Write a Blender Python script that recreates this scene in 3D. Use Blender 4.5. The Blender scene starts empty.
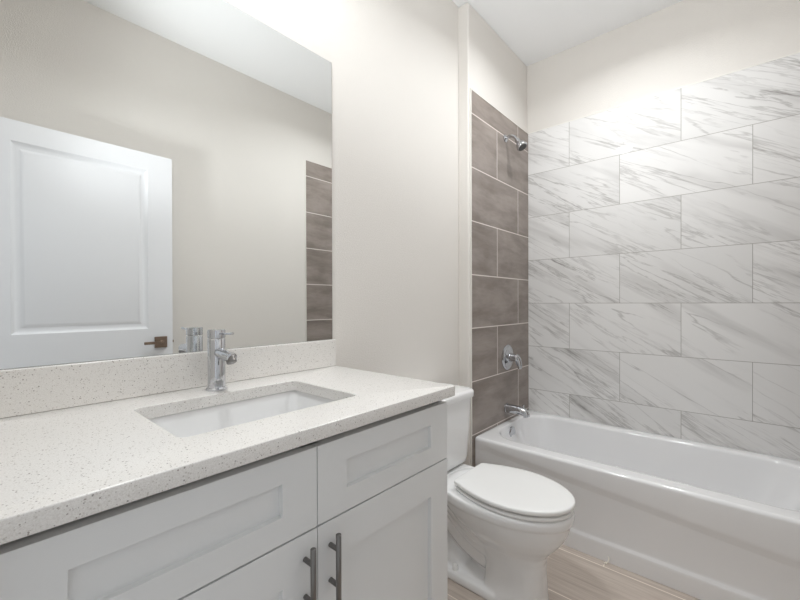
import bpy, bmesh, math, random
from mathutils import Vector, Matrix
from math import sin, cos, pi, radians

S = bpy.context.scene
COL = S.collection
H = 1.192                      # eye height above the floor
# ------------------------------------------------------------------ camera
cam_data = bpy.data.cameras.new('camera')
cam = bpy.data.objects.new('camera', cam_data)
COL.objects.link(cam)
yaw, pitch, roll, FPX = 0.7237, -0.0042, -0.0030, 386.08
fw = Vector((cos(yaw) * cos(pitch), sin(yaw) * cos(pitch), sin(pitch)))
rt = Vector((sin(yaw), -cos(yaw), 0.0))
up = rt.cross(fw)
r2 = rt * cos(roll) + up * sin(roll)
u2 = -rt * sin(roll) + up * cos(roll)
cam.matrix_world = Matrix(((r2.x, u2.x, -fw.x, 0), (r2.y, u2.y, -fw.y, 0), (r2.z, u2.z, -fw.z, H), (0, 0, 0, 1)))
cam_data.sensor_width = 36.0
cam_data.lens = FPX / 800 * 36.0
cam_data.shift_y = 4.2 / 800
cam_data.clip_start = 0.01
S.camera = cam

# ------------------------------------------------------------------ light
world = bpy.data.worlds.new('world')
S.world = world
world.use_nodes = True
bg = world.node_tree.nodes['Background']
bg.inputs[0].default_value = (0.96, 0.985, 1.0, 1)      # daylight of the hallway behind the open doorway
bg.inputs[1].default_value = 0.18

ROOM_H = 2.896
LAMPS = [  # x, y, watts, label
    (0.525, 0.977, 2.9, 'round white recessed ceiling light above the vanity'),
    (1.97, 0.46, 2.8, 'round white recessed ceiling light above the bathtub'),
]
for lx, ly, w, _ in LAMPS:
    ld = bpy.data.lights.new('downlight', 'AREA')
    ld.shape = 'DISK'
    ld.size = 0.15
    ld.energy = w
    ld.spread = radians(150)
    ld.color = (0.955, 0.985, 1.0)
    lo = bpy.data.objects.new('downlight_lamp', ld)
    lo.location = (lx, ly, ROOM_H - 0.012)
    COL.objects.link(lo)

# added unseen fill spot beside the camera, bounced off the white ceiling
fl = bpy.data.lights.new('added_bounce_fill', 'SPOT')
fl.energy = 25.5
fl.spot_size = radians(84)
fl.spot_blend = 1.0
fl.shadow_soft_size = 0.10
fl.color = (0.95, 0.985, 1.0)
flo = bpy.data.objects.new('added_bounce_fill', fl)
flo.location = (-0.06, 0.10, 1.52)
flo.rotation_euler = (Vector((1.75, 0.50, ROOM_H)) - flo.location).to_track_quat('-Z', 'Y').to_euler()
COL.objects.link(flo)

S.view_settings.view_transform = 'Standard'
S.view_settings.look = 'None'
S.view_settings.gamma = 1.0
S.view_settings.use_curve_mapping = False
S.view_settings.exposure = 2.0
try:
    S.cycles.use_denoising = True
    S.cycles.max_bounces = 14
    S.cycles.diffuse_bounces = 8
    S.cycles.glossy_bounces = 6
    S.cycles.caustics_reflective = False
    S.cycles.caustics_refractive = False
    S.cycles.sample_clamp_indirect = 6.0
except Exception:
    pass

# ------------------------------------------------------------------ measured frame of the room
XB, YB, Y0, XC, XL = 2.7063, 1.1569, 1.2241, 1.8996, 1.9189
YOPP, XLEFT = -0.3363, -0.035
PITCH = 0.3063
Z_TOP = H + 1.2091             # top of the tiled field
Z_MARB = H - 0.0072
Z_BROWN = H + 0.1584
ZC = H - 0.2498                # counter top surface
CT = 0.031                     # counter thickness
YFR, XR = 0.6434, 0.9804
TILE_T = 0.008

# ------------------------------------------------------------------ material helpers
def lin(c):
    c /= 255.0
    return c / 12.92 if c <= 0.04045 else ((c + 0.055) / 1.055) ** 2.4
def rgb(r, g, b):
    return (lin(r), lin(g), lin(b), 1.0)

class NT:
    def __init__(self, name):
        self.m = bpy.data.materials.new(name)
        self.m.use_nodes = True
        self.t = self.m.node_tree
        self.b = self.t.nodes['Principled BSDF']
    def n(self, kind, **kw):
        nd = self.t.nodes.new(kind)
        for k, v in kw.items():
            setattr(nd, k, v)
        return nd
    def put(self, sock, v):
        if v is None:
            return
        if hasattr(v, 'is_output'):
            self.t.links.new(v, sock)
        else:
            sock.default_value = v
    def math(self, op, a, b=None, c=None, clamp=False):
        nd = self.n('ShaderNodeMath', operation=op, use_clamp=clamp)
        self.put(nd.inputs[0], a); self.put(nd.inputs[1], b); self.put(nd.inputs[2], c)
        return nd.outputs[0]
    def smooth(self, v, a, b, lo=0.0, hi=1.0):
        nd = self.n('ShaderNodeMapRange', interpolation_type='SMOOTHSTEP')
        self.put(nd.inputs[0], v)
        nd.inputs[1].default_value = a; nd.inputs[2].default_value = b
        nd.inputs[3].default_value = lo; nd.inputs[4].default_value = hi
        return nd.outputs[0]
    def mix(self, f, a, b):
        nd = self.n('ShaderNodeMix', data_type='RGBA')
        self.put(nd.inputs[0], f); self.put(nd.inputs[6], a); self.put(nd.inputs[7], b)
        return nd.outputs[2]
    def xyz(self, x, y, z):
        nd = self.n('ShaderNodeCombineXYZ')
        self.put(nd.inputs[0], x); self.put(nd.inputs[1], y); self.put(nd.inputs[2], z)
        return nd.outputs[0]
    def pos(self):
        g = self.n('ShaderNodeNewGeometry')
        s = self.n('ShaderNodeSeparateXYZ')
        self.t.links.new(g.outputs['Position'], s.inputs[0])
        return s.outputs, g.outputs['Position']
    def noise(self, vec, scale, detail=3.0, rough=0.5, dist=0.0):
        nd = self.n('ShaderNodeTexNoise')
        self.put(nd.inputs['Vector'], vec)
        nd.inputs['Scale'].default_value = scale
        nd.inputs['Detail'].default_value = detail
        nd.inputs['Roughness'].default_value = rough
        nd.inputs['Distortion'].default_value = dist
        return nd.outputs[0]
    def bump(self, h, strength, dist=0.002):
        nd = self.n('ShaderNodeBump')
        nd.inputs['Strength'].default_value = strength
        nd.inputs['Distance'].default_value = dist
        self.put(nd.inputs['Height'], h)
        self.t.links.new(nd.outputs[0], self.b.inputs['Normal'])
    def base(self, v): self.put(self.b.inputs['Base Color'], v)
    def rough(self, v): self.put(self.b.inputs['Roughness'], v)

def plain(name, col, rough=0.5, metal=0.0, coat=0.0, spec=0.5):
    k = NT(name)
    k.base(col); k.rough(rough)
    k.b.inputs['Metallic'].default_value = metal
    k.b.inputs['Coat Weight'].default_value = coat
    k.b.inputs['Coat Roughness'].default_value = 0.05
    k.b.inputs['Specular IOR Level'].default_value = spec
    return k.m

def paint(name, col, tex=0.25):
    k = NT(name)
    _, p = k.pos()
    k.base(col); k.rough(0.75)
    a = k.noise(p, 170.0, 3.0, 0.6)
    k.bump(k.smooth(a, 0.4, 0.7), tex, 0.0012)
    return k.m

def tiles(name, axis, corner, z0, jodd, jeven, kind):
    """24x12 inch tiles in half bond; u runs away from the inner corner."""
    k = NT(name)
    P, _ = k.pos()
    L = 0.6096
    u = k.math('SUBTRACT', corner, P[0] if axis == 'x' else P[1])
    v = k.math('DIVIDE', k.math('SUBTRACT', P[2], z0), PITCH)
    row = k.math('FLOOR', v)
    par = k.math('FLOORED_MODULO', row, 2.0)
    off = k.math('ADD', jeven, k.math('MULTIPLY', par, jodd - jeven))
    s = k.math('DIVIDE', k.math('SUBTRACT', u, off), L)
    col = k.math('FLOOR', s)
    fv = k.math('MULTIPLY', k.math('SUBTRACT', v, row), PITCH)
    fu = k.math('MULTIPLY', k.math('SUBTRACT', s, col), L)
    dv = k.math('MINIMUM', fv, k.math('SUBTRACT', PITCH, fv))
    du = k.math('MINIMUM', fu, k.math('SUBTRACT', L, fu))
    d = k.math('MINIMUM', du, dv)
    wn = k.n('ShaderNodeTexWhiteNoise', noise_dimensions='2D')
    k.put(wn.inputs[0], k.xyz(row, col, 0.0))
    rnd = wn.outputs[0]
    r50 = k.math('MULTIPLY', rnd, 57.0)
    if kind == 'marble':
        k.b.inputs['Specular IOR Level'].default_value = 0.30
        g = k.smooth(d, 0.0009, 0.0018, 1.0, 0.0)
        ang = radians(31)
        al = k.math('SUBTRACT', k.math('MULTIPLY', u, cos(ang)), k.math('MULTIPLY', P[2], sin(ang)))
        ac = k.math('ADD', k.math('MULTIPLY', u, sin(ang)), k.math('MULTIPLY', P[2], cos(ang)))
        vec = k.xyz(k.math('MULTIPLY', al, 0.55), k.math('MULTIPLY', ac, 4.6), r50)
        warp = k.noise(k.xyz(k.math('MULTIPLY', al, 2.4), k.math('MULTIPLY', ac, 8.0), r50), 1.0, 4.0, 0.6)
        n1 = k.noise(vec, 1.7, 5.0, 0.55, 0.25)
        r1 = k.math('ABSOLUTE', k.math('SUBTRACT', n1, 0.5))
        v1 = k.smooth(r1, 0.0, 0.022, 1.0, 0.0)
        vec2 = k.xyz(k.math('MULTIPLY', al, 1.1), k.math('MULTIPLY', ac, 12.0), k.math('ADD', r50, 9.0))
        n2 = k.noise(vec2, 1.6, 6.0, 0.60, 0.35)
        v2 = k.smooth(k.math('ABSOLUTE', k.math('SUBTRACT', n2, 0.52)), 0.0, 0.035, 1.0, 0.0)
        mask = k.smooth(k.noise(vec, 0.9, 2.0, 0.5, 0.3), 0.44, 0.62)
        mask2 = k.smooth(warp, 0.38, 0.62)
        cloud = k.smooth(k.noise(vec, 1.15, 4.0, 0.6, 0.4), 0.50, 0.72)
        amt = k.math('ADD', k.math('MULTIPLY', k.math('MULTIPLY', v1, mask2), 0.46),
                     k.math('MULTIPLY', k.math('MULTIPLY', v2, mask), 0.44))
        amt = k.math('ADD', amt, k.math('MULTIPLY', cloud, 0.36), clamp=True)
        cA = k.mix(rnd, rgb(230, 229, 228), rgb(221, 220, 219))
        c = k.mix(amt, cA, rgb(150, 147, 145))
        k.base(k.mix(g, c, rgb(158, 155, 150)))
        k.rough(k.math('ADD', 0.055, k.math('MULTIPLY', g, 0.5)))
        k.bump(k.math('SUBTRACT', 1.0, g), 0.35, 0.001)
    else:
        g = k.smooth(d, 0.0022, 0.0034, 1.0, 0.0)
        vec = k.xyz(k.math('MULTIPLY', u, 1.8), k.math('MULTIPLY', P[2], 7.0), r50)
        n1 = k.noise(vec, 1.6, 5.0, 0.6, 0.4)
        n2 = k.noise(k.xyz(k.math('MULTIPLY', u, 9.0), k.math('MULTIPLY', P[2], 60.0), r50), 1.5, 3.0, 0.6)
        n3 = k.noise(k.xyz(u, P[2], r50), 5.0, 3.0, 0.55)
        t = k.math('ADD', k.math('MULTIPLY', k.smooth(n1, 0.3, 0.7), 0.5), k.math('MULTIPLY', k.smooth(n3, 0.3, 0.7), 0.2))
        t = k.math('ADD', t, k.math('MULTIPLY', n2, 0.24), clamp=True)
        cA = k.mix(t, rgb(106, 96, 88), rgb(162, 152, 146))
        k.base(k.mix(g, cA, rgb(222, 214, 209)))
        k.rough(k.math('ADD', 0.34, k.math('MULTIPLY', g, 0.4)))
        k.bump(k.math('SUBTRACT', 1.0, g), 0.35, 0.001)
    return k.m

def quartz():
    k = NT('speckled_quartz')
    _, p = k.pos()
    def specks(scale, rad, gate, seed):
        vor = k.n('ShaderNodeTexVoronoi', feature='F1')
        ad = k.n('ShaderNodeVectorMath', operation='ADD')
        k.put(ad.inputs[0], p); ad.inputs[1].default_value = (seed, seed * 1.7, seed * 0.6)
        k.put(vor.inputs['Vector'], ad.outputs[0]); vor.inputs['Scale'].default_value = scale
        wn = k.n('ShaderNodeTexWhiteNoise', noise_dimensions='3D')
        k.put(wn.inputs[0], vor.outputs['Position'])
        a = k.math('LESS_THAN', wn.outputs[0], gate)
        rr = k.math('MULTIPLY', wn.outputs[0], rad / gate)
        hit = k.math('SUBTRACT', k.math('ADD', rad * 0.25, rr), vor.outputs['Distance'])
        return k.math('MULTIPLY', a, k.smooth(hit, 0.0, 0.06))
    c = k.mix(k.smooth(k.noise(p, 520.0, 2.0, 0.6), 0.3, 0.7), rgb(217, 214, 210), rgb(232, 230, 227))
    c = k.mix(k.math('MULTIPLY', specks(330.0, 0.42, 0.28, 3.0), 0.45), c, rgb(168, 160, 152))
    c = k.mix(k.math('MULTIPLY', specks(300.0, 0.38, 0.13, 11.0), 0.65), c, rgb(112, 98, 90))
    c = k.mix(k.math('MULTIPLY', specks(225.0, 0.32, 0.070, 23.0), 0.65), c, rgb(84, 74, 68))
    k.base(c); k.rough(0.22)
    return k.m

def floor_mat():
    k = NT('wood_look_floor_tile')
    P, _ = k.pos()
    W, L = 0.30, 1.20
    s = k.math('DIVIDE', k.math('SUBTRACT', P[0], 1.905 - 5 * W), W)
    row = k.math('FLOOR', s)
    fx = k.math('MULTIPLY', k.math('SUBTRACT', s, row), W)
    q = k.math('DIVIDE', k.math('ADD', P[1], k.math('MULTIPLY', row, 0.387)), L)
    cy = k.math('FLOOR', q)
    fy = k.math('MULTIPLY', k.math('SUBTRACT', q, cy), L)
    d = k.math('MINIMUM', k.math('MINIMUM', fx, k.math('SUBTRACT', W, fx)), k.math('MINIMUM', fy, k.math('SUBTRACT', L, fy)))
    g = k.smooth(d, 0.0018, 0.0030, 1.0, 0.0)
    wn = k.n('ShaderNodeTexWhiteNoise', noise_dimensions='2D'); k.put(wn.inputs[0], k.xyz(row, cy, 0.0))
    r = k.math('MULTIPLY', wn.outputs[0], 31.0)
    n1 = k.noise(k.xyz(k.math('MULTIPLY', P[0], 34.0), k.math('MULTIPLY', P[1], 1.6), r), 1.0, 5.0, 0.6, 0.8)
    n2 = k.noise(k.xyz(k.math('MULTIPLY', P[0], 150.0), k.math('MULTIPLY', P[1], 5.0), r), 1.0, 3.0, 0.6, 0.3)
    t = k.math('ADD', k.math('MULTIPLY', k.smooth(n1, 0.25, 0.75), 0.55), k.math('MULTIPLY', k.smooth(n2, 0.3, 0.7), 0.35), clamp=True)
    c = k.mix(t, rgb(166, 153, 143), rgb(204, 193, 183))
    k.base(k.mix(g, c, rgb(230, 220, 208))); k.rough(0.45)
    k.bump(k.math('ADD', k.math('MULTIPLY', t, 0.15), k.math('SUBTRACT', 1.0, g)), 0.25, 0.001)
    return k.m

M = {}
M['wall'] = paint('greige_wall_paint', rgb(220, 216.3, 211.5), 0.30)
M['ceiling'] = paint('white_ceiling_paint', rgb(240, 241, 242), 0.10)
M['marble'] = tiles('marble_wall_tile', 'y', YB, Z_MARB, 0.2916, 0.5916, 'marble')
M['brown'] = tiles('brown_wall_tile', 'x', XB, Z_BROWN, 0.1799, 0.4813, 'brown')
M['trimwhite'] = plain('white_edge_trim', rgb(226, 224, 218), 0.4)
M['quartz'] = quartz()
M['floor'] = floor_mat()
M['cab'] = plain('white_cabinet_paint', rgb(222, 223, 223), 0.38)
M['cabdark'] = plain('cabinet_interior', rgb(120, 116, 112), 0.8)
M['ceramic'] = plain('white_ceramic', rgb(232, 232, 232), 0.08, coat=0.5)
M['tub'] = plain('white_enamel', rgb(231, 231, 232), 0.10, coat=0.5)
M['plastic'] = plain('white_seat_plastic', rgb(234, 234, 233), 0.22)
M['chrome'] = plain('polished_chrome', rgb(203, 205, 209), 0.05, metal=1.0)
M['darkchrome'] = plain('dark_rubber_nozzle_face', rgb(60, 58, 58), 0.45)
M['steel'] = plain('brushed_dark_steel', rgb(128, 126, 124), 0.30, metal=1.0)
M['bronze'] = plain('satin_bronze', rgb(140, 122, 108), 0.34, metal=0.85)
M['door'] = plain('white_door_paint', rgb(230, 231, 234), 0.40)
M['mirror'] = plain('mirror_silver', (0.90, 0.915, 0.91, 1), 0.0, metal=1.0)
M['glassedge'] = plain('mirror_ground_edge', rgb(120, 126, 124), 0.25)
M['caulk'] = plain('white_caulk', rgb(228, 224, 214), 0.6)
M['water'] = plain('dark_drain', rgb(40, 40, 42), 0.4)
k = NT('lit_lens'); k.base(rgb(255, 252, 245)); k.b.inputs['Emission Color'].default_value = (1, 0.96, 0.9, 1); k.b.inputs['Emission Strength'].default_value = 3.0
M['lens'] = k.m

# ------------------------------------------------------------------ object helpers
def wloc(o):
    v = Vector((0, 0, 0))
    while o:
        v = v + o.location
        o = o.parent
    return v

def empty(name, loc, label, cat, group=None):
    o = bpy.data.objects.new(name, None)
    o.location = loc
    o.empty_display_size = 0.05
    COL.objects.link(o)
    o['label'] = label; o['category'] = cat
    if group: o['group'] = group
    return o

def part(name, bm, mat, parent=None, loc=None, smooth=35, bevel=0.0, seg=2, label=None):
    """links a bmesh drawn in room coordinates as one object whose origin is at its parent (or loc)."""
    bmesh.ops.recalc_face_normals(bm, faces=bm.faces)
    me = bpy.data.meshes.new(name)
    bm.to_mesh(me); bm.free()
    if loc is None:
        loc = wloc(parent) if parent else Vector((0, 0, 0))
    loc = Vector(loc)
    me.transform(Matrix.Translation(-loc))
    me.materials.append(M[mat] if isinstance(mat, str) else mat)
    if smooth:
        me.shade_smooth()
        me.set_sharp_from_angle(angle=radians(smooth))
    o = bpy.data.objects.new(name, me)
    COL.objects.link(o)
    if parent:
        o.parent = parent
        o.location = loc - wloc(parent)
    else:
        o.location = loc
    if bevel:
        b = o.modifiers.new('bevel', 'BEVEL')
        b.width = bevel; b.segments = seg; b.limit_method = 'ANGLE'; b.angle_limit = radians(35)
        b.harden_normals = True
    if label: o['label'] = label
    return o

def tag(o, label, cat, group=None):
    o['label'] = label; o['category'] = cat
    if group: o['group'] = group
    return o

def struct(o):
    o['kind'] = 'structure'
    return o

def box(bm, x0, x1, y0, y1, z0, z1):
    vs = [bm.verts.new((x, y, z)) for z in (z0, z1) for (x, y) in ((x0, y0), (x1, y0), (x1, y1), (x0, y1))]
    for f in ((3, 2, 1, 0), (4, 5, 6, 7), (0, 1, 5, 4), (1, 2, 6, 5), (2, 3, 7, 6), (3, 0, 4, 7)):
        bm.faces.new([vs[i] for i in f])
    return bm

def B(*a):
    bm = bmesh.new()
    return box(bm, *a)

def frame(d):
    d = Vector(d).normalized()
    a = Vector((0, 0, 1)) if abs(d.z) < 0.9 else Vector((1, 0, 0))
    e1 = d.cross(a).normalized()
    return d, e1, d.cross(e1).normalized()

def lathe(bm, origin, axis, prof, n=40):
    """prof: list of (distance along axis, radius); radius 0 closes."""
    o = Vector(origin); d, e1, e2 = frame(axis)
    rings = []
    for (t, r) in prof:
        if r <= 1e-7:
            rings.append([bm.verts.new(o + d * t)])
        else:
            rings.append([bm.verts.new(o + d * t + (e1 * cos(2 * pi * i / n) + e2 * sin(2 * pi * i / n)) * r) for i in range(n)])
    for a, b in zip(rings, rings[1:]):
        if len(a) == 1 and len(b) == 1: continue
        for i in range(n):
            j = (i + 1) % n
            if len(a) == 1: bm.faces.new((a[0], b[i], b[j]))
            elif len(b) == 1: bm.faces.new((a[i], a[j], b[0]))
            else: bm.faces.new((a[i], a[j], b[j], b[i]))
    if len(rings[0]) > 1: bm.faces.new(rings[0])
    if len(rings[-1]) > 1: bm.faces.new(rings[-1])
    return bm

def catmull(pts, sub=8):
    P = [Vector(p) for p in pts]
    P = [P[0] * 2 - P[1]] + P + [P[-1] * 2 - P[-2]]
    out = []
    for i in range(1, len(P) - 2):
        for s in range(sub):
            t = s / sub
            out.append(0.5 * ((2 * P[i]) + (-P[i - 1] + P[i + 1]) * t + (2 * P[i - 1] - 5 * P[i] + 4 * P[i + 1] - P[i + 2]) * t * t
                              + (-P[i - 1] + 3 * P[i] - 3 * P[i + 1] + P[i + 2]) * t ** 3))
    out.append(P[-2])
    return out

def tube(bm, pts, rad, n=20, sub=8, flat=1.0):
    """rad: number or list matching pts. flat squashes along the second axis."""
    c = catmull(pts, sub) if sub > 1 else [Vector(p) for p in pts]
    if isinstance(rad, (int, float)): rr = [rad] * len(c)
    else:
        m = len(rad) - 1
        rr = []
        for i in range(len(c)):
            f = i / (len(c) - 1) * m; a = min(int(f), m - 1)
            rr.append(rad[a] + (rad[a + 1] - rad[a]) * (f - a))
    prev = None; rings = []
    for i, p in enumerate(c):
        d = (c[min(i + 1, len(c) - 1)] - c[max(i - 1, 0)]).normalized()
        if prev is None: _, e1, _ = frame(d)
        else: e1 = (prev - d * prev.dot(d)).normalized()
        prev = e1
        e2 = d.cross(e1)
        rings.append([bm.verts.new(p + (e1 * cos(2 * pi * k / n) + e2 * sin(2 * pi * k / n) * flat) * rr[i]) for k in range(n)])
    for a, b in zip(rings, rings[1:]):
        for i in range(n):
            j = (i + 1) % n
            bm.faces.new((a[i], a[j], b[j], b[i]))
    bm.faces.new(rings[0]); bm.faces.new(rings[-1])
    return bm

def rrect(x0, x1, y0, y1, r, na=8, ns=10):
    """rounded rectangle, counter-clockwise, constant point count."""
    r = max(r, 1e-4)
    pts = []
    cs = [(x1 - r, y1 - r, 0), (x0 + r, y1 - r, 90), (x0 + r, y0 + r, 180), (x1 - r, y0 + r, 270)]
    for i, (cx, cy, a0) in enumerate(cs):
        for k in range(na + 1):
            a = radians(a0 + 90 * k / na)
            pts.append((cx + r * cos(a), cy + r * sin(a)))
        nx, ny, na0 = cs[(i + 1) % 4]
        a = radians(na0)
        q = (nx + r * cos(a), ny + r * sin(a))
        p = pts[-1]
        for k in range(1, ns):
            t = k / ns
            pts.append((p[0] + (q[0] - p[0]) * t, p[1] + (q[1] - p[1]) * t))
    return pts

def loft(bm, rings, cap0=True, cap1=True):
    R = [[bm.verts.new(p) for p in r] for r in rings]
    n = len(R[0])
    for a, b in zip(R, R[1:]):
        for i in range(n):
            j = (i + 1) % n
            bm.faces.new((a[i], a[j], b[j], b[i]))
    if cap0: bm.faces.new(R[0])
    if cap1: bm.faces.new(R[-1])
    return bm

def slab_round(x0, x1, y0, y1, z0, z1, rc, re, ez=4):
    """box with rounded plan corners rc and rounded top/bottom edges re."""
    rings = []
    for k in range(ez + 1):
        a = pi / 2 * k / ez
        ins = re * (1 - sin(a)); z = z0 + re * (1 - cos(a))
        rings.append([(x, y, z) for x, y in rrect(x0 + ins, x1 - ins, y0 + ins, y1 - ins, max(rc - ins, .001))])
    for k in range(ez + 1):
        a = pi / 2 * k / ez
        ins = re * (1 - cos(a)); z = z1 - re * (1 - sin(a))
        rings.append([(x, y, z) for x, y in rrect(x0 + ins, x1 - ins, y0 + ins, y1 - ins, max(rc - ins, .001))])
    bm = bmesh.new()
    return loft(bm, rings)

# ================================================================== THE ROOM
T = 0.12
struct(part('floor', B(XLEFT - T, XB + T, YOPP - T, Y0 + T, -0.08, 0.0), 'floor', smooth=0))
struct(part('ceiling', B(XLEFT - T, XB + T, YOPP - T, Y0 + T, ROOM_H, ROOM_H + 0.1), 'ceiling', smooth=0))
struct(part('wall_back', B(XLEFT - T, XC, Y0, Y0 + T, 0, ROOM_H), 'wall', smooth=0))
struct(part('wall_shower', B(XC, XB, YB, Y0 + T, 0, ROOM_H), 'wall', smooth=0, bevel=0.012, seg=4))
struct(part('wall_right', B(XB, XB + T, YOPP - T, Y0 + T, 0, ROOM_H), 'wall', smooth=0))
struct(part('wall_opposite', B(XLEFT - T, XB, YOPP - T, YOPP, 0, ROOM_H), 'wall', smooth=0))
DY0, DY1, DZ = -0.268, 0.575, 2.118
wl = bmesh.new()
box(wl, XLEFT - T, XLEFT, YOPP, DY0 - .02, 0, ROOM_H)
box(wl, XLEFT - T, XLEFT, DY1 + .02, Y0, 0, ROOM_H)
box(wl, XLEFT - T, XLEFT, DY0 - .02, DY1 + .02, DZ + .02, ROOM_H)
struct(part('wall_left', wl, 'wall', smooth=0))
# door jamb lining the doorway
jb = bmesh.new()
box(jb, XLEFT - T, XLEFT, DY0 - .02, DY0 - .002, 0, DZ + .02)
box(jb, XLEFT - T, XLEFT, DY1, DY1 + .02, 0, DZ + .02)
box(jb, XLEFT - T, XLEFT, DY0 - .002, DY1, DZ, DZ + .02)
struct(part('trim_1', jb, 'door', smooth=0))
# tile fields (stand off the plaster by their thickness)
struct(part('trim_2', B(XB - TILE_T, XB, YOPP + TILE_T, YB - TILE_T, 0.02, Z_TOP), 'marble', smooth=0))['label'] = 'marble look wall tile field'
struct(part('trim_3', B(XL, XB - TILE_T, YB - TILE_T, YB, 0, Z_TOP), 'brown', smooth=0))['label'] = 'brown wall tile field behind shower fittings'
struct(part('trim_4', B(XL + .012, XB - TILE_T, YOPP, YOPP + TILE_T, 0, Z_TOP), 'brown', smooth=0))['label'] = 'brown wall tile field on the opposite wall'
struct(part('trim_5', B(XL - 0.007, XL, YB - TILE_T - .001, YB, 0, Z_TOP), 'trimwhite', smooth=0, bevel=0.003))
struct(part('trim_6', B(XL + 0.005, XL + .012, YOPP, YOPP + TILE_T + .001, 0, Z_TOP), 'trimwhite', smooth=0, bevel=0.003))
struct(part('trim_7', B(XL - .007, XB, YB - TILE_T - .001, YB, Z_TOP, Z_TOP + .006), 'trimwhite', smooth=0))
struct(part('trim_8', B(XB - TILE_T - .001, XB, YOPP, YB, Z_TOP, Z_TOP + .006), 'trimwhite', smooth=0))
struct(part('baseboard_back', B(XR, XC, Y0 - 0.014, Y0, 0, 0.09), 'door', smooth=0, bevel=0.004))
struct(part('baseboard_opposite', B(XLEFT, XL - .008, YOPP, YOPP + .014, 0, 0.09), 'door', smooth=0, bevel=0.004))

# ------------------------------------------------------------------ open door lying against the opposite wall
DX0, DX1, DYF, DYB = -0.012, 0.872, -0.2435, -0.2785
DZ0, DZ1 = 0.012, 2.096
def door_slab():
    bm = bmesh.new()
    px0, px1 = 0.155, 0.741            # panel moulding outer edges
    panels = [(1.038, 1.994), (0.23, 0.86)]
    xs = [DX0, px0, px1, DX1]
    zs = [DZ0, panels[1][0], panels[1][1], panels[0][0], panels[0][1], DZ1]
    for side, y in ((1, DYF), (-1, DYB)):
        for i in range(3):
            for j in range(5):
                x0, x1, z0, z1 = xs[i], xs[i + 1], zs[j], zs[j + 1]
                if i == 1 and j in (1, 3):
                    # moulded panel: outer bevel, groove, raised field
                    steps = [(0, 0), (0.006, -0.004), (0.020, -0.010), (0.030, -0.011), (0.036, -0.009), (0.048, -0.003), (0.052, -0.002)]
                    prev = None
                    for (ins, dy) in steps:
                        q = [bm.verts.new((a, y + side * dy, b)) for a, b in ((x0 + ins, z0 + ins), (x1 - ins, z0 + ins), (x1 - ins, z1 - ins), (x0 + ins, z1 - ins))]
                        if prev:
                            for k2 in range(4):
                                l = (k2 + 1) % 4
                                bm.faces.new((prev[k2], prev[l], q[l], q[k2]))
                        prev = q
                    bm.faces.new(prev)
                else:
                    bm.faces.new([bm.verts.new(p) for p in ((x0, y, z0), (x1, y, z0), (x1, y, z1), (x0, y, z1))])
    for a, b in (((DX0, DZ0), (DX1, DZ0)), ((DX1, DZ0), (DX1, DZ1)), ((DX1, DZ1), (DX0, DZ1)), ((DX0, DZ1), (DX0, DZ0))):
        bm.faces.new([bm.verts.new(p) for p in ((a[0], DYF, a[1]), (b[0], DYF, b[1]), (b[0], DYB, b[1]), (a[0], DYB, a[1]))])
    bmesh.ops.remove_doubles(bm, verts=bm.verts, dist=1e-5)
    return bm
door = struct(part('door_1', door_slab(), 'door', loc=(DX0, DYF, 0), smooth=25))
door['label'] = 'white two panel door standing open against the opposite wall'
HX, HZ = 0.805, H - 0.238
def rosette(y0, y1):
    return B(HX - .034, HX + .034, y0, y1, HZ - .034, HZ + .034)
hd = part('door_handle', rosette(DYF, DYF + .009), 'bronze', door, smooth=0, bevel=.002, label='square bronze lever handle')
lv = lathe(bmesh.new(), (HX, DYF + .009, HZ), (0, 1, 0), [(0, .012), (.032, .012)], 24)
box(lv, HX - .098, HX + .011, DYF + .036, DYF + .048, HZ - .008, HZ + .008)
part('lever', lv, 'bronze', hd, smooth=30, bevel=.002)
part('latch_plate', B(DX1, DX1 + .0015, DYB + .005, DYF - .005, HZ - .029, HZ + .029), 'bronze', door, smooth=0)
part('latch', B(DX1 + .0015, DX1 + .010, DYB + .011, DYF - .011, HZ - .008, HZ + .008), 'bronze', door, smooth=0, bevel=.002)
for hz in (0.22, 1.05, 1.88):
    hg = lathe(bmesh.new(), (DX0 - .004, DYF - .001, hz), (0, 0, 1), [(0, .0), (0, .006), (.09, .006), (.09, 0)], 16)
    part('hinge', hg, 'bronze', door)

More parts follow.
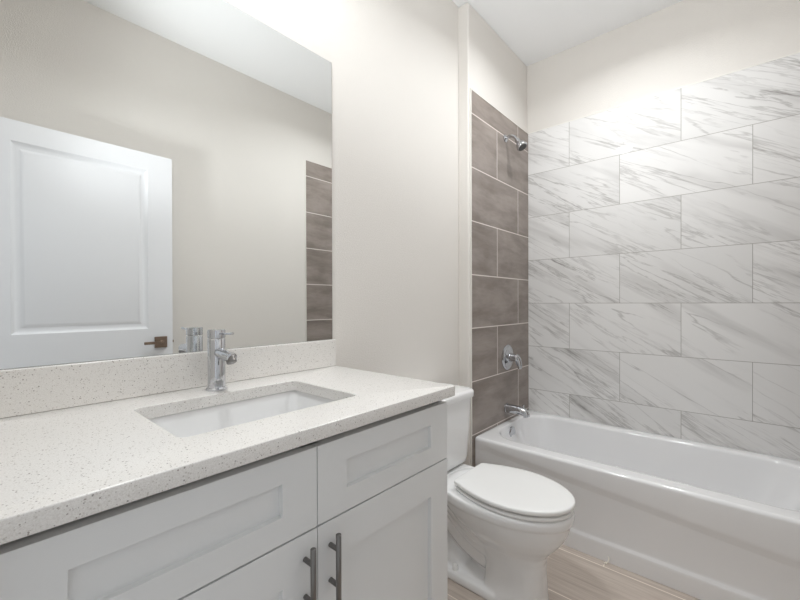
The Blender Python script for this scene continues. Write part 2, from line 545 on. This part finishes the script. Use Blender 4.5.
# ================================================================== BATHTUB
TX0, TX1, TY0, TY1, TZ = 1.947, XB - TILE_T - .001, YOPP + TILE_T + .001, YB - TILE_T - .001, 0.418
def tub_mesh():
    bm = bmesh.new()
    rings = []
    NA, NS = 10, 26
    def ring(x0, x1, y0, y1, r, z):
        return [(x, y, z) for x, y in rrect(x0, x1, y0, y1, r, NA, NS)]
    def skirt(dx, zf, r=.004):
        out = []
        for x, y in rrect(TX0, TX1, TY0, TY1, r, NA, NS):
            w = 1.0 if x < TX0 + .02 else 0.0
            # recess fades out near the ends of the apron
            e = min(y - TY0, TY1 - y) / .05
            e = max(0.0, min(1.0, e)); e = e * e * (3 - 2 * e)
            out.append((x + dx * w * e, y, zf(y)))
        return out
    band = lambda y: 0.268 + 0.086 * y
    # skirt from the floor upward
    rings.append(skirt(0.000, lambda y: 0.000))
    rings.append(skirt(0.000, lambda y: 0.066))
    rings.append(skirt(0.0005, lambda y: 0.078))
    rings.append(skirt(0.002, lambda y: 0.082))
    rings.append(skirt(0.0105, lambda y: 0.089))
    rings.append(skirt(0.012, lambda y: 0.092))
    rings.append(skirt(0.013, lambda y: 0.100))
    rings.append(skirt(0.014, lambda y: band(y) - .020))
    rings.append(skirt(0.0125, lambda y: band(y) - .013))
    rings.append(skirt(0.003, lambda y: band(y) + .013))
    rings.append(skirt(0.001, lambda y: band(y) + .020))
    rings.append(skirt(0.000, lambda y: band(y) + .030))
    rings.append(skirt(0.000, lambda y: TZ - .018))
    R = .016
    for k_ in range(1, 7):
        a = pi / 2 * k_ / 6
        ins = R * (1 - cos(a))
        rings.append(ring(TX0 + ins, TX1 - ins * .4, TY0 + ins * .4, TY1 - ins * .2, .005, TZ - R * (1 - sin(a)) ))
    ox0, ox1, oy0, oy1, orr = 2.030, 2.640, TY0 + .05, 1.112, .17
    rings.append(ring(ox0 - .012, ox1 + .012, oy0 - .012, oy1 + .010, orr + .008, TZ))
    R = .022
    for k_ in range(1, 7):
        a = pi / 2 * k_ / 6
        ins = R * sin(a)
        rings.append(ring(ox0 + ins - .006, ox1 - ins + .006, oy0 + ins, oy1 - ins * .35, orr, TZ - R * (1 - cos(a))))
    # inner walls down to the basin floor
    for (t, z) in ((.25, .33), (.5, .25), (.75, .17), (.9, .125), (.97, .100)):
        rings.append(ring(ox0 + .016 + .065 * t, ox1 - .016 - .06 * t, oy0 + .022 + .15 * t, oy1 - .008 - .055 * t, orr - .02 * t, z))
    for k_, (i2, z) in enumerate(((.012, .088), (.035, .079), (.07, .076), (.12, .075))):
        rings.append(ring(ox0 + .081 + i2, ox1 - .076 - i2, oy0 + .172 + i2, oy1 - .063 - i2, max(.15 - i2, .04), z))
    return loft(bm, rings, True, True)
tub = empty('bathtub', (TX0, .39, 0), 'white alcove bathtub with recessed apron below the marble tiles', 'bathtub')
part('tub_shell', tub_mesh(), 'tub', tub, smooth=40)
OY = 1.099
part('overflow_plate', lathe(bmesh.new(), (2.32, OY + .004, .355), (0, -1, -.06), [(0, .0), (0, .043), (.006, .043), (.011, .037), (.012, .022), (.010, .014), (.012, 0)], 36), 'chrome', tub, label='round chrome overflow plate')
part('drain', lathe(bmesh.new(), (2.33, .93, .074), (0, 0, 1), [(0, .0), (0, .032), (.004, .030), (.004, .018), (.010, .016), (.012, 0)], 32), 'chrome', tub, label='chrome drain')

# ------------------------------------------------------------------ tub spout
YT = YB - TILE_T
SX, SZ = 2.345, H - .690
sp = empty('tub_spout', (SX, YT, SZ), 'chrome tub spout on the brown tiles just above the bathtub rim', 'spout')
bm = lathe(bmesh.new(), (SX, YT, SZ), (0, -1, 0), [(0, 0), (0, .031), (.006, .031), (.010, .027), (.014, .0)], 32)
part('flange', bm, 'chrome', sp)
bm = tube(bmesh.new(), [(SX, YT - .008, SZ), (SX, YT - .06, SZ + .001), (SX, YT - .105, SZ - .001), (SX, YT - .130, SZ - .012), (SX, YT - .138, SZ - .034)], [.029, .028, .026, .024, .020], 28)
part('spout_body', bm, 'chrome', sp, smooth=50)
bm = lathe(bmesh.new(), (SX, YT - .115, SZ + .018), (0, 0, 1), [(0, .0), (0, .004), (.012, .004), (.014, .007), (.020, .007), (.022, 0)], 16)
part('diverter_knob', bm, 'chrome', sp)

# ------------------------------------------------------------------ valve
VX, VZ = 2.362, H - .360
vl = empty('shower_valve', (VX, YT, VZ), 'round chrome shower valve with lever on the brown tiles', 'valve')
part('escutcheon', lathe(bmesh.new(), (VX, YT, VZ), (0, -1, 0), [(0, 0), (0, .082), (.004, .082), (.010, .074), (.012, .060), (.014, .040), (.020, .032), (.020, 0)], 48), 'chrome', vl)
part('hub', lathe(bmesh.new(), (VX, YT - .018, VZ), (0, -1, 0), [(0, 0), (0, .027), (.030, .024), (.048, .024), (.054, .019), (.056, 0)], 36), 'chrome', vl)
bm = tube(bmesh.new(), [(VX + .004, YT - .052, VZ + .012), (VX + .012, YT - .066, VZ - .010), (VX + .014, YT - .078, VZ - .050), (VX + .014, YT - .078, VZ - .070)], [.020, .021, .016, .011], 20)
part('lever', bm, 'chrome', vl, smooth=50)

# ------------------------------------------------------------------ shower head
AX, AZ = 2.336, H + 1.063
sh = empty('showerhead', (AX, YT, AZ), 'chrome showerhead on a short arm high on the brown tiles', 'showerhead')
part('flange', lathe(bmesh.new(), (AX, YT, AZ), (0, -1, 0), [(0, 0), (0, .024), (.004, .024), (.010, .018), (.012, .011), (.012, 0)], 32), 'chrome', sh)
part('arm', tube(bmesh.new(), [(AX, YT - .008, AZ), (AX, YT - .035, AZ + .006), (AX, YT - .062, AZ - .006), (AX, YT - .082, AZ - .032)], .0095, 18), 'chrome', sh, smooth=50)
hdv = Vector((0, -.55, -.84)).normalized()
hp = Vector((AX, YT - .080, AZ - .030))
hb = part('head', lathe(bmesh.new(), hp, hdv, [(0, 0), (0, .014), (.012, .016), (.020, .014), (.026, .018), (.046, .030), (.060, .034), (.066, .033), (.070, .029), (.070, 0)], 40), 'chrome', sh, smooth=50)
part('nozzle_face', lathe(bmesh.new(), hp + hdv * .0695, hdv, [(0, 0), (0, .028), (.003, .027), (.004, 0)], 36), 'darkchrome', hb)

# ================================================================== TOILET
TX, TYW = 1.480, Y0
def egg(xc, w, yf, yb, z, n=56, pf=2.0, pb=2.6, frac=.52):
    """outline: front end (towards -y) elliptical, back end squarer; widest at frac of the length."""
    ym = yb - (yb - yf) * (1 - frac)
    out = []
    for i in range(n):
        a = 2 * pi * i / n
        c, s = cos(a), sin(a)
        if s < 0: pw, ln = pf, ym - yf
        else: pw, ln = pb, yb - ym
        x = math.copysign(abs(c) ** (2 / pw), c) * w
        y = math.copysign(abs(s) ** (2 / pw), s) * ln
        out.append((xc + x, ym + y, z))
    return out
toilet = empty('toilet', (TX, .85, 0), 'white two-piece elongated toilet with closed lid between the vanity and bathtub', 'toilet')
bm = bmesh.new()
prof = [  # z, half width, front, back, front power, back power
    (0.000, .094, .558, .800, 2.6, 5), (0.060, .089, .563, .795, 2.6, 5), (0.130, .087, .567, .79, 2.6, 5), (.180, .088, .565, .80, 2.5, 4),
    (.215, .096, .556, .83, 2.4, 3.4), (.240, .113, .537, .87, 2.2, 2.9), (.262, .129, .517, .91, 2.1, 2.7), (.290, .147, .497, .95, 2.0, 2.6),
    (.325, .161, .480, .985, 2.0, 2.6), (.360, .169, .471, 1.0, 2.0, 2.6), (.366, .176, .463, 1.0, 2.0, 2.6), (.392, .178, .459, 1.0, 2.0, 2.6), (.402, .175, .463, 1.0, 2.0, 2.6), (.404, .162, .478, .985, 2, 2.6)]
loft(bm, [egg(TX, w, f, b, z, 64, pf, pb) for z, w, f, b, pf, pb in prof])
# rear deck that carries the tank
loft(bm, [[(x, y, z) for x, y in rrect(TX - w, TX + w, .90, 1.195, .03)] for z, w in ((.30, .07), (.335, .125), (.37, .150), (.392, .155), (.400, .150))])
# foot plate
loft(bm, [[(x, y, z) for x, y in rrect(TX - w, TX + w, .72, 1.075, .025)] for z, w in ((0.0, .103), (.022, .103), (.034, .099), (.040, .088))])
tube(bm, [(TX, .80, .035), (TX, 1.05, .035)], [.070, .060], 24, 4, .55)
# S shaped trapway
tube(bm, [(TX, 1.10, .36), (TX, 1.03, .27), (TX, .94, .185), (TX, .85, .135), (TX, .74, .12)], [.066, .064, .062, .060, .060], 28)
tube(bm, [(TX, 1.00, .36), (TX, .94, .285), (TX, .87, .225), (TX, .80, .195), (TX, .72, .18)], [.088, .084, .080, .078, .075], 28)
tube(bm, [(TX, .93, .36), (TX, .88, .31), (TX, .82, .255), (TX, .72, .22)], [.118, .112, .098, .085], 28)
tube(bm, [(TX, 1.10, .34), (TX, 1.105, .22), (TX, 1.06, .11), (TX, .98, .07), (TX, .93, .02)], [.062, .060, .062, .066, .068], 28)
bowl = part('bowl', bm, 'ceramic', toilet, smooth=0)
rm = bowl.modifiers.new('fuse', 'REMESH'); rm.mode = 'VOXEL'; rm.voxel_size = .0055; rm.use_smooth_shade = True
sm = bowl.modifiers.new('soften', 'SMOOTH'); sm.factor = .6; sm.iterations = 5
# seat ring and lid
def plate(prof_list):
    b_ = bmesh.new()
    return loft(b_, prof_list)
SY0, SY1, SYM = .460, .908, .700
def lid_line(i_, z):
    """plan outline of seat and lid shrunk by i_: elliptical front, straight narrower back with small corners"""
    w, wb, rc = .175 - i_, .126 - i_, max(.022 - i_ * .5, .004)
    yf, yb = SY0 + i_, SY1 - i_
    pts = []
    for q in range(33):                       # front half, right to left through the tip
        a = -pi * q / 32
        pts.append((TX + w * cos(a), SYM + (SYM - yf) * sin(a), z))
    ns = 12
    side = []
    for q in range(1, ns + 1):
        t = q / ns
        side.append((w - (w - wb) * t ** 1.8, SYM + (yb - rc - SYM) * t))
    corner = []
    for q in range(1, 7):
        a = pi / 2 * q / 6
        corner.append((wb - rc * (1 - cos(a)), yb - rc + rc * sin(a)))
    half = side + corner
    pts += [(TX - x, y, z) for x, y in half]
    xe = half[-1][0]
    for q in range(1, 6):
        pts.append((TX - xe + 2 * xe * q / 6, yb, z))
    pts += [(TX + x, y, z) for x, y in reversed(half)]
    return pts
def seat_layers(z0, z1, e, base=0.0):
    L_ = []
    for k_ in range(5):
        a = pi / 2 * k_ / 4
        L_.append(lid_line(base + e * (1 - sin(a)), z0 + e * (1 - cos(a))))
    for k_ in range(5):
        a = pi / 2 * k_ / 4
        L_.append(lid_line(base + e * (1 - cos(a)), z1 - e * (1 - sin(a))))
    return L_
part('seat', plate(seat_layers(.4055, .4205, .006, .005)), 'plastic', toilet, smooth=50)
lidL = seat_layers(.4280, .446, .0065)
for ins, dz in ((.025, .0018), (.055, .003), (.085, .0036), (.11, .0038)):
    lidL.append(lid_line(ins, .446 + dz))
part('seat_lid', plate(lidL), 'plastic', toilet, smooth=50)
for sx in (-1, 1):
    part('hinge', slab_round(TX + sx * .07 - .017, TX + sx * .07 + .017, .896, .926, .401, .426, .010, .006), 'plastic', toilet)
for sx in (-1, 1):
    part('bolt_cap', lathe(bmesh.new(), (TX + sx * .077, .925, .038), (0, 0, 1), [(0, 0), (0, .0135), (.016, .0125), (.022, .008), (.024, 0)], 24), 'plastic', toilet)
# tank
def tank_ring(hw, yf, yb, z, r):
    return [(x, y, z) for x, y in rrect(TX - hw, TX + hw, yf, yb, r)]
bm = loft(bmesh.new(), [tank_ring(.165, 1.055, 1.185, .400, .04), tank_ring(.172, 1.025, 1.198, .404, .045), tank_ring(.185, 1.010, 1.203, .418, .05), tank_ring(.189, 1.007, 1.204, .44, .05), tank_ring(.207, .995, 1.205, .728, .05)])
part('tank', bm, 'ceramic', toilet, smooth=40)
L_ = []
for ins, z in ((.010, .728), (.002, .7285), (0, .732), (0, .752), (.003, .760), (.010, .7645), (.02, .766), (.08, .767)):
    L_.append(tank_ring(.218 - ins, .983 + ins, 1.208 - ins * .3, z, max(.055 - ins, .01)))
part('tank_lid', loft(bmesh.new(), L_), 'ceramic', toilet, smooth=50)
bm = lathe(bmesh.new(), (TX - .16, .998, .66), (0, -1, 0), [(0, 0), (0, .016), (.012, .014), (.016, 0)], 24)
tube(bm, [(TX - .16, .985, .66), (TX - .13, .980, .657), (TX - .09, .980, .652)], [.008, .007, .009], 14)
part('flush_lever', bm, 'chrome', toilet)

# ================================================================== VANITY
CX0, CX1 = XLEFT + .002, .963
YF = .663                      # face of doors and drawer fronts
YD = YF + .020                 # face of the carcass
ZB = ZC - CT
van = empty('vanity_cabinet', (.465, .94, 0), 'white shaker vanity cabinet with bar pulls under the speckled countertop', 'cabinet')
bm = bmesh.new()
ZTK = .105
box(bm, CX0, CX1, YD, YD + .018, ZTK, ZTK + .04)                 # bottom rail
box(bm, CX0, CX1, YD, YD + .018, ZB - .055, H - .303)          # top rail
box(bm, CX0, .012, YD, YD + .018, ZTK, H - .303)
box(bm, CX1 - .04, CX1, YD, YD + .018, ZTK, H - .303)
box(bm, .465, .51, YD, YD + .018, ZTK, H - .303)
box(bm, CX1 - .016, CX1, YD, Y0 - .002, 0, ZB - .0005)           # right end panel
box(bm, CX0, CX0 + .016, YD, Y0 - .002, 0, ZB - .0005)
box(bm, CX0, CX1, YD, Y0 - .002, ZTK, ZTK + .016)
box(bm, CX0, CX1, Y0 - .012, Y0 - .002, ZTK, ZB - .2)
box(bm, CX0, CX1, YD + .005, YD + .017, ZTK, H - .304)           # closes the carcass behind the fronts
part('body', bm, 'cab', van, smooth=0)
part('toe_kick', B(CX0 + .016, CX1 - .016, YD + .06, YD + .075, 0, ZTK), 'cab', van, smooth=0)
def shaker(x0, x1, z0, z1, st, rl, dep=.0115):
    """five-piece front: flat frame with a square-cut recessed panel"""
    bm = bmesh.new()
    xi = (x0, x0 + st, x1 - st, x1); zi = (z0, z0 + rl, z1 - rl, z1)
    yb = YD - .001
    for i in range(3):
        for j in range(3):
            if i == 1 and j == 1: continue
            bm.faces.new([bm.verts.new((a, YF, b)) for a, b in ((xi[i], zi[j]), (xi[i + 1], zi[j]), (xi[i + 1], zi[j + 1]), (xi[i], zi[j + 1]))])
    prev = None
    for ins, d_ in ((0, 0), (.0005, .0006), (.0010, dep - .0005), (.0014, dep)):     # moulded inner edge of the frame
        q = [bm.verts.new((a, YF + d_, b)) for a, b in ((xi[1] + ins, zi[1] + ins), (xi[2] - ins, zi[1] + ins), (xi[2] - ins, zi[2] - ins), (xi[1] + ins, zi[2] - ins))]
        if prev:
            for k_ in range(4):
                l_ = (k_ + 1) % 4
                bm.faces.new((prev[k_], prev[l_], q[l_], q[k_]))
        prev = q
    bm.faces.new(prev)
    q = ((x0, z0), (x1, z0), (x1, z1), (x0, z1))
    for k_ in range(4):
        a, b = q[k_], q[(k_ + 1) % 4]
        bm.faces.new([bm.verts.new(p) for p in ((a[0], YF, a[1]), (b[0], YF, b[1]), (b[0], yb, b[1]), (a[0], yb, a[1]))])
    bm.faces.new([bm.verts.new((a, yb, b)) for a, b in q])
    bmesh.ops.remove_doubles(bm, verts=bm.verts, dist=1e-5)
    return bm
XM = .4878
ZD1, ZD0 = H - .300, H - .4655
for (a, b) in ((.009, XM - .0012), (XM + .0012, CX1)):
    part('drawer_front', shaker(a, b, ZD0, ZD1, .080, .0505), 'cab', van, smooth=0)
ZP1, ZP0 = H - .4695, .115
for (a, b, hx) in ((.009, XM - .0012, .457), (XM + .0012, CX1, .521)):
    d = part('cabinet_door', shaker(a, b, ZP0, ZP1, .080, .085), 'cab', van, smooth=0)
    zt = H - .487; zb = zt - .143
    bm = lathe(bmesh.new(), (hx, YF - .028, zb), (0, 0, 1), [(0, 0), (0, .0048), (.001, .0058), (zt - zb - .001, .0058), (zt - zb, .0048), (zt - zb, 0)], 28)
    for pz in (zt - .0335, zb + .0335):
        lathe(bm, (hx, YF, pz), (0, -1, 0), [(0, 0), (0, .0052), (.026, .0052), (.026, 0)], 24)
    part('bar_pull', bm, 'steel', d, smooth=50, label='dark steel bar pull')

# ------------------------------------------------------------------ countertop with sink cut-out
SKX0, SKX1, SKY0, SKY1 = .264, .706, .775, 1.080
def countertop():
    bm = bmesh.new()
    X0_, X1_, YA, YBk = CX0, XR, YFR, Y0 - .001
    e = .003
    NA_, NS_ = 6, 8
    rings = []
    def rr(x0, x1, y0, y1, r, z): return [(x, y, z) for x, y in rrect(x0, x1, y0, y1, r, NA_, NS_)]
    rings.append(rr(SKX0, SKX1, SKY0, SKY1, .018, ZC - CT))
    rings.append(rr(X0_ + e, X1_ - e, YA + e, YBk - e, .003, ZC - CT))
    for k_ in range(1, 4):
        a = pi / 2 * k_ / 3
        i_ = e * (1 - sin(a)); rings.append(rr(X0_ + i_, X1_ - i_, YA + i_, YBk - i_, .005, ZC - CT + e * (1 - cos(a))))
    for k_ in range(0, 4):
        a = pi / 2 * k_ / 3
        i_ = e * (1 - cos(a)); rings.append(rr(X0_ + i_, X1_ - i_, YA + i_, YBk - i_, .005, ZC - e * (1 - sin(a))))
    e2 = .0015
    rings.append(rr(SKX0 - e2, SKX1 + e2, SKY0 - e2, SKY1 + e2, .019, ZC))
    rings.append(rr(SKX0, SKX1, SKY0, SKY1, .018, ZC - e2))
    R_ = [[bm.verts.new(p) for p in r] for r in rings]
    n = len(R_[0])
    R_.append(R_[0])
    for a, b in zip(R_, R_[1:]):
        for i in range(n):
            j = (i + 1) % n
            bm.faces.new((a[i], a[j], b[j], b[i]))
    return bm
tag(part('countertop', countertop(), 'quartz', loc=(.47, .93, ZC - CT), smooth=30), 'white speckled quartz countertop with a sink cut-out on the vanity', 'countertop')
ZBS = H - .1452
tag(part('backsplash', B(CX0, XR, Y0 - .020, Y0 - .001, ZC + .0005, ZBS), 'quartz', loc=(.47, Y0 - .01, ZC), smooth=0, bevel=.0025, seg=3),
    'low speckled quartz backsplash strip below the wall mirror', 'backsplash')

# ------------------------------------------------------------------ undermount basin
sink = empty('sink_basin', (.485, .93, ZB - .15), 'white rectangular undermount sink basin set in the countertop', 'sink')
def basin():
    bm = bmesh.new(); rings = []
    def rr(i, z, r, ys=0): return [(x, y, z) for x, y in rrect(SKX0 + i, SKX1 - i, SKY0 + i + ys, SKY1 - i, r, 8, 10)]
    zt = ZB - .0008
    # outside of the bowl from below, then the inside back down
    rings.append(rr(.07, ZB - .165, .03)); rings.append(rr(.03, ZB - .160, .03)); rings.append(rr(.000, ZB - .12, .03))
    rings.append(rr(-.012, ZB - .03, .03)); rings.append(rr(-.016, ZB - .018, .03)); rings.append(rr(-.030, ZB - .016, .03))
    rings.append(rr(-.030, zt, .03)); rings.append(rr(-.008, zt, .024)); rings.append(rr(-.004, zt - .004, .022))
    rings.append(rr(.000, zt - .02, .024)); rings.append(rr(.010, ZB - .085, .030)); rings.append(rr(.018, ZB - .118, .036))
    rings.append(rr(.030, ZB - .134, .042)); rings.append(rr(.052, ZB - .142, .045)); rings.append(rr(.09, ZB - .145, .03)); rings.append(rr(.13, ZB - .147, .012))
    return loft(bm, rings)
part('basin', basin(), 'ceramic', sink, smooth=50)
part('drain', lathe(bmesh.new(), (.485, .93, ZB - .1475), (0, 0, 1), [(0, 0), (0, .022), (.003, .022), (.004, .016), (.002, .015), (.006, .012), (.007, 0)], 32), 'chrome', sink, label='chrome drain')

# ------------------------------------------------------------------ faucet
FX, FY = .485, 1.138
fc = empty('faucet', (FX, FY, ZC), 'chrome single-lever basin faucet standing behind the sink', 'faucet')
part('base_ring', lathe(bmesh.new(), (FX, FY, ZC), (0, 0, 1), [(0, 0), (0, .0285), (.005, .0285), (.009, .0250), (.009, 0)], 40), 'chrome', fc)
part('body', lathe(bmesh.new(), (FX, FY, ZC + .009), (0, 0, 1), [(0, 0), (0, .0235), (.137, .0235), (.1385, .0225), (.1385, 0)], 48), 'chrome', fc)
hdl = part('handle', lathe(bmesh.new(), (FX, FY, ZC + .149), (0, 0, 1), [(0, 0), (0, .0225), (.001, .0237), (.022, .0237), (.0245, .0225), (.025, .019), (.025, 0)], 48), 'chrome', fc)
part('lever_pin', tube(bmesh.new(), [(FX, FY - .020, ZC + .162), (FX, FY - .065, ZC + .1645), (FX, FY - .103, ZC + .167)], [.0030, .0028, .0036], 14, 3), 'chrome', hdl)
sdir = Vector((0, -1, -.10)).normalized()
part('spout', lathe(bmesh.new(), Vector((FX, FY - .012, ZC + .109)), sdir, [(0, 0), (0, .0145), (.083, .0145), (.086, .0140), (.087, .012), (.087, 0)], 36), 'chrome', fc)
e0 = Vector((FX, FY - .012, ZC + .109)) + sdir * .076
ad = Vector((0, -.55, -.83)).normalized()
part('aerator', lathe(bmesh.new(), e0, ad, [(0, 0), (0, .0135), (.016, .0135), (.017, .011), (.0165, 0)], 32), 'steel', fc)

# ------------------------------------------------------------------ mirror
MXR, MZT = .9728, H + .9525
mir = empty('wall_mirror', (.47, Y0, ZBS), 'large frameless wall mirror standing on the backsplash', 'mirror')
part('backing', B(CX0, MXR, Y0 - .0052, Y0 - .0005, ZBS + .0005, MZT), 'glassedge', mir, smooth=0)
part('mirror_glass', B(CX0 + .001, MXR - .0008, Y0 - .006, Y0 - .0053, ZBS + .001, MZT - .0008), 'mirror', mir, smooth=0)

# ------------------------------------------------------------------ ceiling lights (fixtures)
for lx, ly, w, lab in LAMPS:
    rl = empty('recessed_light', (lx, ly, ROOM_H), lab, 'ceiling light', 'recessed ceiling lights')
    bm = bmesh.new()
    n = 40
    rp = [(.098, 0.0), (.098, -.003), (.090, -.006), (.080, -.004), (.078, -.0005)]
    R_ = [[bm.verts.new((lx + r * cos(2 * pi * i / n), ly + r * sin(2 * pi * i / n), ROOM_H + z)) for i in range(n)] for r, z in rp]
    for a, b in zip(R_, R_[1:]):
        for i in range(n): bm.faces.new((a[i], a[(i + 1) % n], b[(i + 1) % n], b[i]))
    part('trim_ring', bm, 'ceiling', rl)
    part('lens', lathe(bmesh.new(), (lx, ly, ROOM_H - .0008), (0, 0, -1), [(0, 0), (0, .078), (.003, .076), (.004, 0)], 40), 'lens', rl)

# ------------------------------------------------------------------ small scrap of sealant on the floor by the tub
bm = tube(bmesh.new(), [(1.932, .470, .003), (1.924, .462, .005), (1.930, .452, .015), (1.939, .450, .025), (1.944, .456, .029)], [.0022, .0026, .0022, .0018, .0012], 10, 5)
tag(part('caulk_scrap', bm, 'caulk', loc=(1.938, .46, .0)), 'tiny curled scrap of white caulk on the floor against the bathtub apron', 'scrap')
